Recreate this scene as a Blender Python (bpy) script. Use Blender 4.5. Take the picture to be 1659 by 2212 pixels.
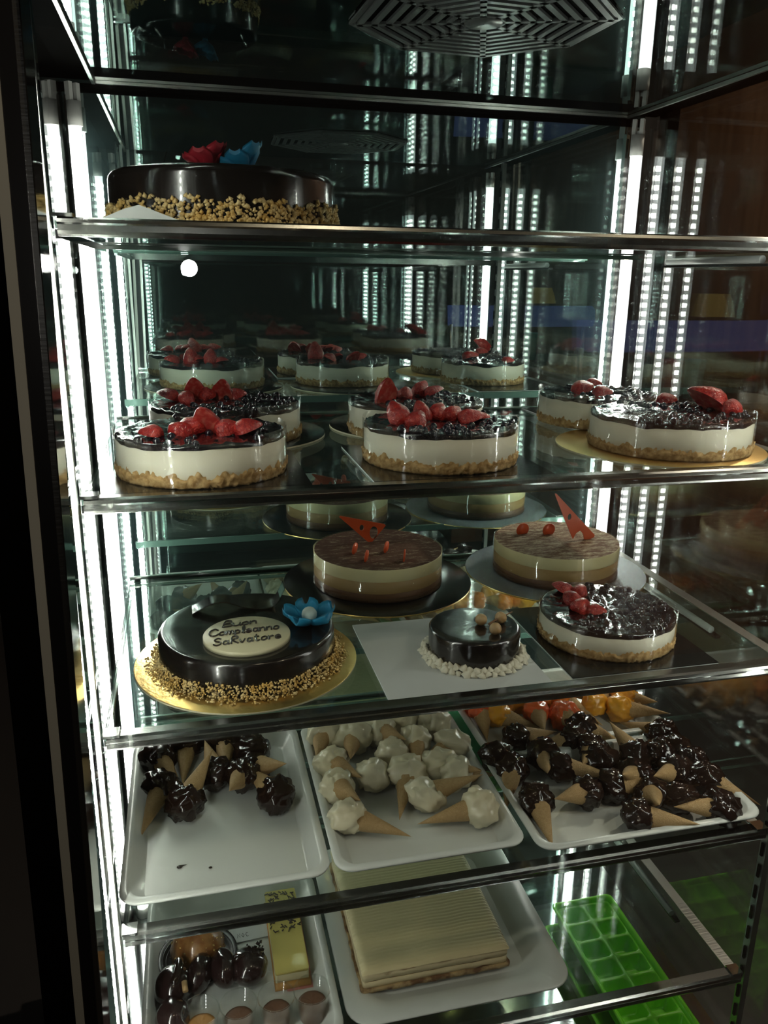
import bpy, math, random
from mathutils import Vector, Matrix, noise
PI = math.pi
for o in list(bpy.data.objects):
    bpy.data.objects.remove(o)
S = bpy.context.scene
COL = S.collection
EZ = 1.75                      # eye height; heights below are given relative to it

# ------------------------------------------------------------------ camera
YAW, PITCH, ROLL = math.radians(13.79), math.radians(-16.28), math.radians(0.79)
fw = Vector((math.sin(YAW) * math.cos(PITCH), math.cos(YAW) * math.cos(PITCH), math.sin(PITCH)))
rt = Vector((math.cos(YAW), -math.sin(YAW), 0)); up = rt.cross(fw)
r2 = rt * math.cos(ROLL) + up * math.sin(ROLL); u2 = up * math.cos(ROLL) - rt * math.sin(ROLL)
cam_d = bpy.data.cameras.new('camera'); cam = bpy.data.objects.new('camera', cam_d); COL.objects.link(cam)
M = Matrix((r2, u2, -fw)).transposed().to_4x4(); M.translation = (0.1366, -1.0, EZ)
cam.matrix_world = M
cam_d.lens = 36 * 1733.26 / 2212; cam_d.sensor_width = 36; cam_d.clip_start = 0.02
S.camera = cam
# ------------------------------------------------------------------ world, exposure
w = bpy.data.worlds.new('world'); S.world = w; w.use_nodes = True
w.node_tree.nodes['Background'].inputs[0].default_value = (0.5, 0.6, 0.7, 1)
w.node_tree.nodes['Background'].inputs[1].default_value = 0.004
S.view_settings.view_transform = 'Standard'; S.view_settings.look = 'None'
S.view_settings.exposure = 0.35; S.view_settings.gamma = 1.0; S.view_settings.use_curve_mapping = False
c = S.cycles
c.max_bounces = 9; c.diffuse_bounces = 2; c.glossy_bounces = 7; c.transmission_bounces = 2
c.transparent_max_bounces = 40; c.caustics_reflective = False; c.caustics_refractive = False
c.sample_clamp_indirect = 30.0; c.use_denoising = True
c.use_adaptive_sampling = True; c.adaptive_threshold = 0.03; c.adaptive_min_samples = 20
CHIP_STRENGTH = 100.0          # each LED chip
COVER_STRENGTH = 2.0           # glowing diffuser of a tube
def point_lamp(name, loc, energy, radius, color):
    d = bpy.data.lights.new(name, 'POINT'); d.energy = energy; d.shadow_soft_size = radius; d.color = color
    o = bpy.data.objects.new(name, d); o.location = loc; COL.objects.link(o); return o
point_lamp('added_wall_fill', (2.2, 1.0, EZ + 1.15), 80.0, 0.04, (1, .84, .68))  # unseen fill light, added to brighten the brown wall
point_lamp('phone_torch', (0.150, -1.012, EZ + 0.012), 0.7, 0.015, (1, .97, .92))
for lx, ly in ((0.55, -1.05), (1.60, -1.15)):
    point_lamp('shop_spot', (lx, ly, EZ + 1.18), 14.0, 0.04, (1, .80, .55))

# ------------------------------------------------------------------ materials
MATS = {}
def nodes(m):
    m.use_nodes = True; nt = m.node_tree; nt.nodes.clear(); return nt
def N(nt, t, **k):
    n = nt.nodes.new(t)
    for a, b in k.items(): setattr(n, a, b)
    return n
def c4(c): return (c[0], c[1], c[2], 1)
def P(name, col, rough=.5, metal=0, coat=0, col2=None, nscale=40, nlo=.4, nhi=.6, bump=0, bscale=80, spec=.5, trans=0, detail=4, stretch=None, bdist=.002, sss=0, nrough=.5):
    if name in MATS: return MATS[name]
    m = bpy.data.materials.new(name); nt = nodes(m)
    out = N(nt, 'ShaderNodeOutputMaterial'); b = N(nt, 'ShaderNodeBsdfPrincipled')
    nt.links.new(b.outputs[0], out.inputs[0])
    b.inputs['Base Color'].default_value = c4(col); b.inputs['Roughness'].default_value = rough
    b.inputs['Metallic'].default_value = metal; b.inputs['Coat Weight'].default_value = coat
    b.inputs['Coat Roughness'].default_value = .05; b.inputs['Specular IOR Level'].default_value = spec
    tc = N(nt, 'ShaderNodeTexCoord'); vec = tc.outputs['Object']
    if stretch:
        mp = N(nt, 'ShaderNodeMapping'); mp.inputs['Scale'].default_value = stretch
        nt.links.new(vec, mp.inputs[0]); vec = mp.outputs[0]
    if col2:
        n = N(nt, 'ShaderNodeTexNoise'); n.inputs['Scale'].default_value = nscale; n.inputs['Detail'].default_value = detail; n.inputs['Roughness'].default_value = nrough
        nt.links.new(vec, n.inputs['Vector'])
        r = N(nt, 'ShaderNodeValToRGB'); r.color_ramp.elements[0].position = nlo; r.color_ramp.elements[1].position = nhi
        r.color_ramp.elements[0].color = c4(col); r.color_ramp.elements[1].color = c4(col2)
        nt.links.new(n.outputs[0], r.inputs[0]); nt.links.new(r.outputs[0], b.inputs['Base Color'])
    if bump:
        n2 = N(nt, 'ShaderNodeTexNoise'); n2.inputs['Scale'].default_value = bscale; n2.inputs['Detail'].default_value = 3
        nt.links.new(vec, n2.inputs['Vector'])
        bp = N(nt, 'ShaderNodeBump'); bp.inputs['Strength'].default_value = bump; bp.inputs['Distance'].default_value = bdist
        nt.links.new(n2.outputs[0], bp.inputs['Height']); nt.links.new(bp.outputs[0], b.inputs['Normal'])
    if sss:
        b.inputs['Subsurface Weight'].default_value = sss; b.inputs['Subsurface Radius'].default_value = (.01, .008, .005)
        b.inputs['Subsurface Scale'].default_value = .3
    if trans:
        t = N(nt, 'ShaderNodeBsdfTranslucent'); t.inputs[0].default_value = c4(col)
        mx = N(nt, 'ShaderNodeMixShader'); mx.inputs[0].default_value = trans
        nt.links.new(b.outputs[0], mx.inputs[1]); nt.links.new(t.outputs[0], mx.inputs[2]); nt.links.new(mx.outputs[0], out.inputs[0])
    MATS[name] = m; return m
def GLASS(name, tint, r0=.04, rough=0.0, bump=0, gl=(1, 1, 1), haze=0):
    """clear sheet: passes light straight on, reflects by Schlick's law"""
    m = bpy.data.materials.new(name); nt = nodes(m); out = N(nt, 'ShaderNodeOutputMaterial')
    lw = N(nt, 'ShaderNodeLayerWeight'); lw.inputs[0].default_value = .5
    p5 = N(nt, 'ShaderNodeMath', operation='POWER'); p5.inputs[1].default_value = 5
    mul = N(nt, 'ShaderNodeMath', operation='MULTIPLY_ADD'); mul.inputs[1].default_value = (1 - r0) * .9; mul.inputs[2].default_value = r0
    t = N(nt, 'ShaderNodeBsdfTransparent'); t.inputs[0].default_value = c4(tint)
    g = N(nt, 'ShaderNodeBsdfAnisotropic') if False else N(nt, 'ShaderNodeBsdfGlossy')
    g.inputs['Color'].default_value = c4(gl); g.inputs['Roughness'].default_value = rough
    mx = N(nt, 'ShaderNodeMixShader')
    nt.links.new(lw.outputs['Facing'], p5.inputs[0]); nt.links.new(p5.outputs[0], mul.inputs[0]); nt.links.new(mul.outputs[0], mx.inputs[0])
    nt.links.new(t.outputs[0], mx.inputs[1]); nt.links.new(g.outputs[0], mx.inputs[2]); nt.links.new(mx.outputs[0], out.inputs[0])
    if haze:      # veiling haze put into the sheet as a faint translucent share
        df = N(nt, 'ShaderNodeBsdfTranslucent'); df.inputs[0].default_value = (.8, .88, .84, 1); m2 = N(nt, 'ShaderNodeMixShader'); m2.inputs[0].default_value = haze
        nt.links.new(mx.outputs[0], m2.inputs[1]); nt.links.new(df.outputs[0], m2.inputs[2]); nt.links.new(m2.outputs[0], out.inputs[0])
    if bump:
        tc = N(nt, 'ShaderNodeTexCoord'); n = N(nt, 'ShaderNodeTexNoise'); n.inputs['Scale'].default_value = 30
        bp = N(nt, 'ShaderNodeBump'); bp.inputs['Strength'].default_value = bump; bp.inputs['Distance'].default_value = .002
        nt.links.new(tc.outputs['Object'], n.inputs['Vector']); nt.links.new(n.outputs[0], bp.inputs['Height']); nt.links.new(bp.outputs[0], g.inputs['Normal'])
    MATS[name] = m; return m
def MIRROR(name, col, rough=0.0, base=None, fac=1.0):
    m = bpy.data.materials.new(name); nt = nodes(m); out = N(nt, 'ShaderNodeOutputMaterial')
    g = N(nt, 'ShaderNodeBsdfGlossy'); g.inputs['Color'].default_value = c4(col); g.inputs['Roughness'].default_value = rough
    if base:
        d = N(nt, 'ShaderNodeBsdfDiffuse'); d.inputs[0].default_value = c4(base)
        mx = N(nt, 'ShaderNodeMixShader'); mx.inputs[0].default_value = fac
        nt.links.new(d.outputs[0], mx.inputs[1]); nt.links.new(g.outputs[0], mx.inputs[2]); nt.links.new(mx.outputs[0], out.inputs[0])
    else: nt.links.new(g.outputs[0], out.inputs[0])
    MATS[name] = m; return m
def EMIT(name, col, st, transp=0):
    m = bpy.data.materials.new(name); nt = nodes(m); out = N(nt, 'ShaderNodeOutputMaterial')
    e = N(nt, 'ShaderNodeEmission'); e.inputs[0].default_value = c4(col); e.inputs[1].default_value = st
    if transp:
        t = N(nt, 'ShaderNodeBsdfTransparent'); t.inputs[0].default_value = (transp, transp, transp, 1)
        a = N(nt, 'ShaderNodeAddShader'); nt.links.new(e.outputs[0], a.inputs[0]); nt.links.new(t.outputs[0], a.inputs[1]); nt.links.new(a.outputs[0], out.inputs[0])
    else: nt.links.new(e.outputs[0], out.inputs[0])
    MATS[name] = m; return m

m_black = P('black_lacquer', (.006, .006, .007), .35)
m_blackmatt = P('black_matt', (.0018, .0018, .0018), .9, spec=.02)
m_steel = P('brushed_steel', (.42, .42, .40), .28, 1, bump=.15, bscale=300, stretch=(.05, 1, 1))
m_dsteel = P('dark_polished_rail', (.20, .20, .19), .22, 1)
m_chrome = P('chrome', (.62, .63, .62), .07, 1)
m_trim = P('grey_trim', (.34, .35, .32), .5)
m_alu = P('aluminium_channel', (.55, .56, .56), .35, 1)
m_white_cap = P('white_cap', (.72, .72, .70), .4)
m_pane = GLASS('pane_glass', (.985, .992, .988), .062)
m_side = GLASS('side_pane_glass', (.97, .975, .97), .05)
m_shelf = GLASS('shelf_glass', (.925, .965, .945), .055)
m_edge = P('glass_edge', (.16, .26, .22), .12, 0, .5)
m_backm = MIRROR('back_mirror', (.52, .64, .615), 0, (.30, .50, .52), .95)  # teal diffuse base puts the haze around the tubes into the mirror colour
m_strip = MIRROR('polished_strip', (.72, .74, .73), .01)
m_ceil = MIRROR('smoked_mirror', (.50, .54, .53), .003, (.012, .013, .013), .85)
m_floorm = MIRROR('polished_floor', (.50, .52, .53), .06, (.05, .05, .05), .8)
m_chip = EMIT('led_chip', (.98, 1, .88), CHIP_STRENGTH)
m_cover = EMIT('led_cover', (.95, 1, .96), COVER_STRENGTH, .8)
m_cream = P('cheesecake_cream', (.82, .80, .66), .45, bump=.1, bscale=60, sss=.15)
m_crumb = P('biscuit_crumb', (.30, .17, .055), .85, col2=(.62, .42, .19), nscale=120, nlo=.35, nhi=.65, bump=.8, bscale=160)
m_berry = P('berry_jelly', (.008, .004, .008), .07, coat=.6, bump=.5, bscale=70, bdist=.004)
m_bberry = P('blueberry_skin', (.009, .006, .014), .12, coat=1)
m_straw = P('strawberry_skin', (.36, .008, .012), .28, coat=.35, col2=(.55, .035, .025), nscale=5, bump=.8, bscale=13, bdist=.003)
m_strawcut = P('strawberry_flesh', (.50, .035, .03), .28, coat=.3, col2=(.74, .26, .18), nscale=3.5, nlo=.45, nhi=.75, bump=.4, bscale=9)
m_acetate = GLASS('acetate_film', (.985, .985, .975), .05, 0, .5)
m_glaze = P('dark_mirror_glaze', (.011, .0085, .0075), .20, coat=.45, bump=.12, bscale=22, bdist=.004)
m_choc = P('dark_chocolate', (.020, .011, .008), .10, coat=.6)
m_chocdip = P('chocolate_dip', (.019, .009, .0065), .14, spec=.45, bump=.4, bscale=70, bdist=.003)
m_nut = P('chopped_nuts', (.70, .45, .13), .6, col2=(.82, .64, .32), nscale=60)
m_gold = P('gold_card', (.80, .55, .20), .30, 1, bump=.25, bscale=180)
m_goldedge = P('gold_card_edge', (.66, .58, .40), .5)
m_silver = P('silver_card', (.26, .29, .31), .25, 1, bump=1, bscale=450, bdist=.004)
m_bcard = P('black_gloss_card', (.010, .010, .010), .16, bump=.05, bscale=300)
m_wcard = P('white_card', (.62, .66, .66), .45)
m_plaque = P('white_chocolate', (.78, .74, .50), .4, bump=.1)
m_blue = P('blue_sugar_paste', (.015, .26, .48), .55, bump=.1)
m_red = P('red_sugar_paste', (.52, .02, .04), .6, bump=.2)
m_pearl = P('pale_sugar', (.62, .72, .66), .5)
m_vanilla = P('vanilla_mousse', (.78, .70, .40), .45, sss=.1)
m_coffee = P('coffee_mousse', (.42, .27, .11), .5)
m_cocoam = P('chocolate_mousse', (.15, .068, .028), .5)
m_sponge = P('cocoa_sponge', (.10, .05, .026), .9, bump=.6, bscale=200)
m_cocoa = P('cocoa_dusting', (.075, .026, .012), .9, col2=(.72, .64, .44), nscale=60, nlo=.53, nhi=.66, detail=12, nrough=.88, bump=.3, bscale=260, stretch=(.55, 1.6, 1))
m_cocoa2 = P('cocoa_dusting_thin', (.13, .055, .028), .9, col2=(.72, .64, .44), nscale=60, nlo=.47, nhi=.62, detail=12, nrough=.88, bump=.3, bscale=260, stretch=(.55, 1.6, 1))
m_orange = P('orange_chocolate', (.72, .10, .025), .35)
m_hazel = P('golden_hazelnut', (.55, .40, .22), .45, col2=(.42, .25, .10), nscale=60)
m_twig = P('twig', (.20, .10, .05), .7)
m_piped = P('piped_cream', (.80, .78, .64), .5)
m_wafer = P('wafer', (.40, .25, .105), .7, col2=(.54, .37, .18), nscale=26, nlo=.35, nhi=.7, detail=6, nrough=.7, bump=.7, bscale=50, bdist=.0015)
m_dipw = P('cream_dip', (.76, .70, .50), .32, coat=.3, bump=.15, bscale=40)
m_dipo = P('orange_dip', (.85, .25, .03), .28, coat=.4)
m_dipr = P('blood_orange_dip', (.80, .13, .03), .28, coat=.4)
m_dipy = P('yellow_dip', (.88, .40, .03), .28, coat=.4)
m_tray = P('white_plastic', (.70, .73, .70), .3, bump=.03)
m_mint = P('mint_plastic', (.16, .75, .36), .4)
m_green = P('lime_plastic', (.26, .92, .02), .3, trans=.25)
m_slab = P('buttercream', (.84, .73, .43), .5, bump=.15, bscale=90)
m_slabs = P('marbled_cream', (.80, .68, .42), .6, col2=(.26, .13, .05), nscale=24, nlo=.60, nhi=.70, bump=.4, stretch=(.6, .6, 3))
m_slabb = P('soaked_biscuit', (.16, .075, .03), .8, col2=(.55, .40, .20), nscale=50, bump=.6)
m_rocher = P('praline_coating', (.30, .12, .035), .3, coat=.5, col2=(.48, .24, .08), nscale=40, bump=.5)
m_almond = P('almond', (.74, .56, .30), .5)
m_profit = P('profiterole_glaze', (.026, .012, .012), .16, coat=.7)
m_lemon = P('lemon_glaze', (.78, .66, .20), .35, coat=.3)
m_crust = P('shortcrust', (.55, .28, .07), .7, bump=.4)
m_flake = P('dark_flakes', (.05, .035, .04), .6)
m_pink = P('pink_film', (.75, .32, .28), .4)
m_cup = GLASS('clear_cup', (.95, .96, .95), .08, 0)
m_mousse = P('cocoa_cream', (.16, .075, .04), .5, bump=.3)
m_caramel = P('caramel_cream', (.50, .25, .075), .5, bump=.3)
m_frost = P('frosted_rod', (.50, .52, .52), .5)
m_wood = P('brown_wood', (.165, .085, .045), .6, col2=(.12, .055, .028), nscale=6, stretch=(3, 3, .4))
m_dark = P('dark_plaster', (.02, .02, .02), .9)
m_tile = P('dark_floor', (.03, .028, .026), .5)

# ------------------------------------------------------------------ mesh builder
class MB:
    def __init__(s): s.v = []; s.f = []; s.mi = []; s.sm = []
    def face(s, idx, mi=0, sm=False): s.f.append(tuple(idx)); s.mi.append(mi); s.sm.append(sm)
    def box(s, c, d, rot=None, mi=0):
        b = len(s.v)
        for x in (-.5, .5):
            for y in (-.5, .5):
                for z in (-.5, .5):
                    p = Vector((x * d[0], y * d[1], z * d[2]))
                    if rot: p = rot @ p
                    s.v.append(Vector(c) + p)
        for q in ((0, 1, 3, 2), (4, 6, 7, 5), (0, 4, 5, 1), (2, 3, 7, 6), (0, 2, 6, 4), (1, 5, 7, 3)): s.face([b + i for i in q], mi)
        return s
    def loops(s, L, mi=0, sm=True, cap0=False, cap1=False, closed=True):
        b = len(s.v); n = len(L[0])
        for l in L: s.v.extend(Vector(p) for p in l)
        for k in range(len(L) - 1):
            for i in range(n if closed else n - 1):
                j = (i + 1) % n
                s.face((b + k * n + i, b + k * n + j, b + (k + 1) * n + j, b + (k + 1) * n + i), mi, sm)
        if cap0: s.face([b + i for i in reversed(range(n))], mi, False)
        if cap1: s.face([b + (len(L) - 1) * n + i for i in range(n)], mi, False)
        return s
    def lathe(s, prof, n=48, c=(0, 0, 0), mi=0, sm=True, cap0=False, cap1=False, fn=None):
        L = []
        for k, (r, z) in enumerate(prof):
            l = []
            for i in range(n):
                a = 2 * PI * i / n; dr, dz = fn(k, a) if fn else (0, 0)
                l.append((c[0] + (r + dr) * math.cos(a), c[1] + (r + dr) * math.sin(a), c[2] + z + dz))
            L.append(l)
        return s.loops(L, mi, sm, cap0, cap1)
    def tube(s, pts, rad, n=8, mi=0, sm=True, caps=True):
        pts = [Vector(p) for p in pts]; L = []; prev = None
        for k, p in enumerate(pts):
            t = (pts[min(k + 1, len(pts) - 1)] - pts[max(k - 1, 0)])
            t = t.normalized() if t.length > 1e-9 else Vector((0, 0, 1))
            a = prev if prev is not None else (Vector((0, 0, 1)) if abs(t.z) < .9 else Vector((1, 0, 0)))
            u = a - t * a.dot(t)
            u = u.normalized() if u.length > 1e-6 else t.orthogonal().normalized()
            prev = u; vv = t.cross(u); r = rad[k] if isinstance(rad, (list, tuple)) else rad
            L.append([p + (u * math.cos(2 * PI * i / n) + vv * math.sin(2 * PI * i / n)) * r for i in range(n)])
        return s.loops(L, mi, sm, caps, caps)
    def ball(s, c, r, nu=10, nv=6, mi=0, fn=None, sc=(1, 1, 1), sm=True):
        L = []
        for k in range(nv + 1):
            th = PI * k / nv; rr = max(math.sin(th), 1e-3); l = []
            for i in range(nu):
                a = 2 * PI * i / nu; d = Vector((rr * math.cos(a), rr * math.sin(a), -math.cos(th)))
                q = fn(d) if fn else 1
                l.append((c[0] + d.x * r * q * sc[0], c[1] + d.y * r * q * sc[1], c[2] + d.z * r * q * sc[2]))
            L.append(l)
        return s.loops(L, mi, sm, True, True)
    def chip(s, c, r, rng, mi=0):
        b = len(s.v)
        R_ = Matrix.Rotation(rng.random() * 6, 3, (rng.random() - .5, rng.random() - .5, rng.random() - .5 + 1e-3))
        for d in ((1, 0, 0), (0, 1, 0), (-1, 0, 0), (0, -1, 0), (0, 0, 1), (0, 0, -1)):
            s.v.append(Vector(c) + R_ @ (Vector(d) * r * rng.uniform(.65, 1.25)))
        for q in ((0, 1, 4), (1, 2, 4), (2, 3, 4), (3, 0, 4), (1, 0, 5), (2, 1, 5), (3, 2, 5), (0, 3, 5)): s.face([b + i for i in q], mi, True)
    def mesh(s, name, mats):
        me = bpy.data.meshes.new(name); me.from_pydata([tuple(p) for p in s.v], [], s.f)
        for m in (mats if isinstance(mats, (list, tuple)) else [mats]): me.materials.append(m)
        me.polygons.foreach_set('material_index', s.mi); me.polygons.foreach_set('use_smooth', s.sm); me.update(); return me
    def build(s, name, mats, parent=None, loc=None, **props):
        return link(name, s.mesh(name, mats), parent, loc, **props)
def link(name, me, parent=None, loc=None, rot=None, **props):
    o = bpy.data.objects.new(name, me); COL.objects.link(o)
    if parent: o.parent = parent
    if loc: o.location = loc
    if rot: o.rotation_euler = rot
    for k, v in props.items(): o[k] = v
    return o
def thing(name, label, cat, loc=(0, 0, 0), group=None, rotz=0):
    o = bpy.data.objects.new(name, None); o.empty_display_size = .02; COL.objects.link(o)
    o.location = loc; o.rotation_euler = (0, 0, rotz); o['label'] = label; o['category'] = cat
    if group: o['group'] = group
    return o
def rrect(x0, x1, y0, y1, r, z, n=6):
    l = []
    for (cx, cy, a0) in ((x1 - r, y1 - r, 0), (x0 + r, y1 - r, PI / 2), (x0 + r, y0 + r, PI), (x1 - r, y0 + r, 1.5 * PI)):
        for i in range(n + 1):
            a = a0 + PI / 2 * i / n; l.append((cx + r * math.cos(a), cy + r * math.sin(a), z))
    return l
def nz(x, y, z, s=1): return noise.noise(Vector((x * s, y * s, z * s)))
SB = lambda c, d, rot=None: MB().box(c, d, rot)

# ------------------------------------------------------------------ the shop around the case (setting)
def struct(name, mb, m): return mb.build(name, m, None, None, kind='structure')
struct('floor', SB((0, -.5, -.05), (6.2, 8.2, .1)), m_tile)
struct('ceiling', SB((0, -.5, 3.05), (6.2, 8.2, .1)), m_dark)
struct('wall_left', SB((-3.05, -.5, 1.5), (.1, 8.2, 3)), m_dark)
struct('wall_back', SB((0, 3.55, 1.5), (6.2, .1, 3)), m_dark)
struct('wall_front', SB((0, -4.55, 1.5), (6.2, .1, 3)), m_dark)
struct('wall_right', SB((2.95, -.5, 1.5), (.1, 8.2, 3)), m_wood)

# ------------------------------------------------------------------ the display case
Z1, Z2, Z3, Z4, Z5, ZC, ZF = (EZ + d for d in (.0563, -.2654, -.5936, -.9154, -1.230, .3412, -1.50))
W, DS, DM = 1.0757, .603, .7197
XL, XR = -.0575, 1.1235
yf = lambda z: -.190
case = thing('display_case', 'tall glass pastry display case lit by white led tubes in its corners', 'display case', (0, 0, 0))
def cpart(name, mb, m, **k): return mb.build(name, m, case, None, **k)
cpart('plinth', MB().box((.533, .15, (ZF - .02) / 2), (1.36, 1.22, ZF - .02)), m_black)
cpart('floor_panel', MB().box((.533, .16, ZF - .01), (1.22, 1.17, .02)), m_floorm)
cpart('back_mirror', MB().box((.533, DM + .004, (ZF + ZC) / 2), (1.19, .008, ZC - ZF)), m_backm)
cpart('back_board', MB().box((.533, DM + .018, (ZF + ZC) / 2), (1.20, .018, ZC - ZF)), m_blackmatt)
cpart('ceiling_panel', MB().box((.5415, .285, ZC + .004), (1.083, .87, .008)), m_ceil)
cpart('top_cover', MB().box((.533, .27, ZC + .09), (1.30, 1.0, .16)), m_blackmatt)
cpart('ceiling_trim', MB().box((.5415, DM - .003, ZC - .003), (1.083, .005, .005)), m_steel)
for x in (-.003, 1.086):
    cpart('ceiling_trim', MB().box((x, .285, ZC - .004), (.006, .87, .006)), m_steel)
cpart('top_rail', MB().box((.533, DM - .001, ZC - .014), (1.19, .002, .016)), m_blackmatt)
def sloped(x0, x1, off, th, z0, z1, lean=0, mi=0, mb=None):
    mb = mb or MB(); b = len(mb.v)
    for z in (z0, z1):
        for (x, o) in ((x0, 0), (x1, 0), (x1, th), (x0, th)): mb.v.append(Vector((x + lean * (z - EZ), yf(z) + off + o, z)))
    for q in ((0, 1, 5, 4), (1, 2, 6, 5), (2, 3, 7, 6), (3, 0, 4, 7), (3, 2, 1, 0), (4, 5, 6, 7)): mb.face([b + i for i in q], mi)
    return mb
for k in range(2): cpart('front_pane', sloped(-.01, 1.15, -.022 * k, .003, ZF, ZC + .01), m_pane)
def sidepane(x, m, name):
    mb = MB(); z0, z1 = ZF, ZC + .01; y1 = DM + .01
    for xx in (x, x + .003):
        mb.v += [Vector((xx, yf(z0) + .006, z0)), Vector((xx, y1, z0)), Vector((xx, y1, z1)), Vector((xx, yf(z1) + .006, z1))]
    for q in ((0, 1, 2, 3), (7, 6, 5, 4), (0, 4, 5, 1), (1, 5, 6, 2), (2, 6, 7, 3), (3, 7, 4, 0)): mb.face(q)
    cpart(name, mb, m)
for k in range(3): sidepane(XR + .0255 * k, m_side, 'right_pane')
for k in range(1): sidepane(XL - .003 - .0255 * k, m_side, 'left_pane')
# front posts: dark profile with grey and bright trims
for sx, xe in ((1, .0205), (-1, 1.20)):
    for (a, b_, m, dy, nm) in ((-.001, .0, m_chrome, -.026, 'post_trim'), (-.0065, -.001, m_steel, -.022, 'post_trim'), (-.020, -.0065, m_black, -.024, 'corner_post'), (-.029, -.020, m_trim, -.026, 'post_trim'), (-.062, -.029, m_blackmatt, -.024, 'corner_post')):
        x0, x1 = sorted((xe + sx * a, xe + sx * b_)); cpart(nm, sloped(x0, x1, dy - .02, .05, ZF - .05, ZC + .06, .0195 * sx), m)
for x in (XL - .045, XR + .07):
    cpart('corner_post', MB().box((x, DM + .01, (ZF + ZC) / 2), (.03, .03, ZC - ZF + .05)), m_blackmatt)
cpart('polished_side_strip', MB().box((-.014, .045, (ZF + ZC) / 2), (.004, .11, ZC - ZF - .02)), m_strip)
up_ = cpart('slotted_upright', MB().box((1.0885, .004, (ZF + ZC) / 2), (.012, .016, ZC - ZF - .02)), m_steel)
for k in range(40):
    z = ZF + .03 + k * .045
    if z > ZC - .05: break
    MB().box((1.0805, .003, z + .012), (.003, .005, .026)).build('upright_slot', m_blackmatt, up_)
up_ = cpart('slotted_upright', MB().box((-.0055, .004, (ZF + ZC) / 2), (.007, .010, ZC - ZF - .02)), m_steel)
# ventilation grille in the ceiling
vent = cpart('vent_grille', MB().lathe([(.178, -.001), (.178, -.004), (.186, -.004), (.186, -.001)], 8, (0, 0, 0), sm=False), P('grille_frame', (.05, .05, .05), .4))
vent.location = (.555, .174, ZC); vent.rotation_euler = (0, 0, math.radians(25))
MB().lathe([(.001, -.0012), (.176, -.0012)], 24, (0, 0, 0)).build('fan_recess', m_blackmatt, vent)
m_slat = P('grille_grey', (.085, .09, .09), .35)
for k in range(8):
    a = k * PI / 4; am = a + PI / 8; ap = math.cos(PI / 8)
    MB().box((math.cos(a) * .094, math.sin(a) * .094, -.004), (.17, .009, .004), Matrix.Rotation(a, 3, 'Z')).build('spoke', m_slat, vent)
    for j in range(8):
        r = .028 + j * .0205
        MB().box((math.cos(am) * r * ap, math.sin(am) * r * ap, -.004), (.0085, 2 * r * math.sin(PI / 8), .004), Matrix.Rotation(am, 3, 'Z')).build('slat', m_slat, vent)
MB().lathe([(.001, -.007), (.026, -.007), (.028, -.002)], 24).build('hub', m_slat, vent)
# LED tubes in the corners
def led_tube(x, y0, y1, z0, z1, ang):
    """from (x,y0,z0) up to (x,y1,z1); ang = the way it faces"""
    dx, dy = math.cos(ang), math.sin(ang); px, py = -dy, dx
    at = lambda t, a, b: (x + dx * a + px * b, y0 + (y1 - y0) * t + dy * a + py * b, z0 + (z1 - z0) * t)
    ch = cpart('led_tube', MB().loops([[at(t, -.011, -.012), at(t, -.011, .012), at(t, -.004, .013), at(t, -.004, -.013)] for t in (0, 1)], sm=False, cap0=True, cap1=True), m_alu)
    prof = [(.0125 * math.cos(b), .0125 * math.sin(b)) for b in [(-PI / 2) + PI * i / 10 for i in range(11)]]
    MB().loops([[at(t, -.003 + a, b) for a, b in prof] for t in (.012, .975)], closed=False).build('led_cover', m_cover, ch)
    chips = MB(); n = int((z1 - z0) / .02)
    for i in range(1, n):
        t = .015 + .955 * i / n; p = at(t, -.0015, 0)
        chips.tube([p, at(t, .002, 0)], .0052, 8, sm=False)
    chips.build('led_chips', m_chip, ch, None, kind='stuff')
    for t0, t1 in ((-.001, .014), (.972, .995)):
        MB().tube([at(t0, 0, 0), at(t1, 0, 0)], .0135, 12).build('end_cap', m_white_cap, ch)
    t0, t1 = .995, 1.012
    for b in (-.008, .008):
        MB().loops([[at(t, -.006, b - .004), at(t, -.006, b + .004), at(t, .006, b + .004), at(t, .006, b - .004)] for t in (t0, t1)], sm=False, cap0=True, cap1=True).build('end_clip', m_white_cap, ch)
ZT = EZ + .308
led_tube(-.038, .689, .689, ZF + .004, ZT, math.radians(-45))
led_tube(1.097, .689, .689, ZF + .004, ZT, math.radians(-135))
led_tube(1.097, -.130, -.130, EZ - .78, ZT, math.radians(135))
led_tube(-.036, -.130, -.130, EZ - 1.25, ZT, math.radians(45))

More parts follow.
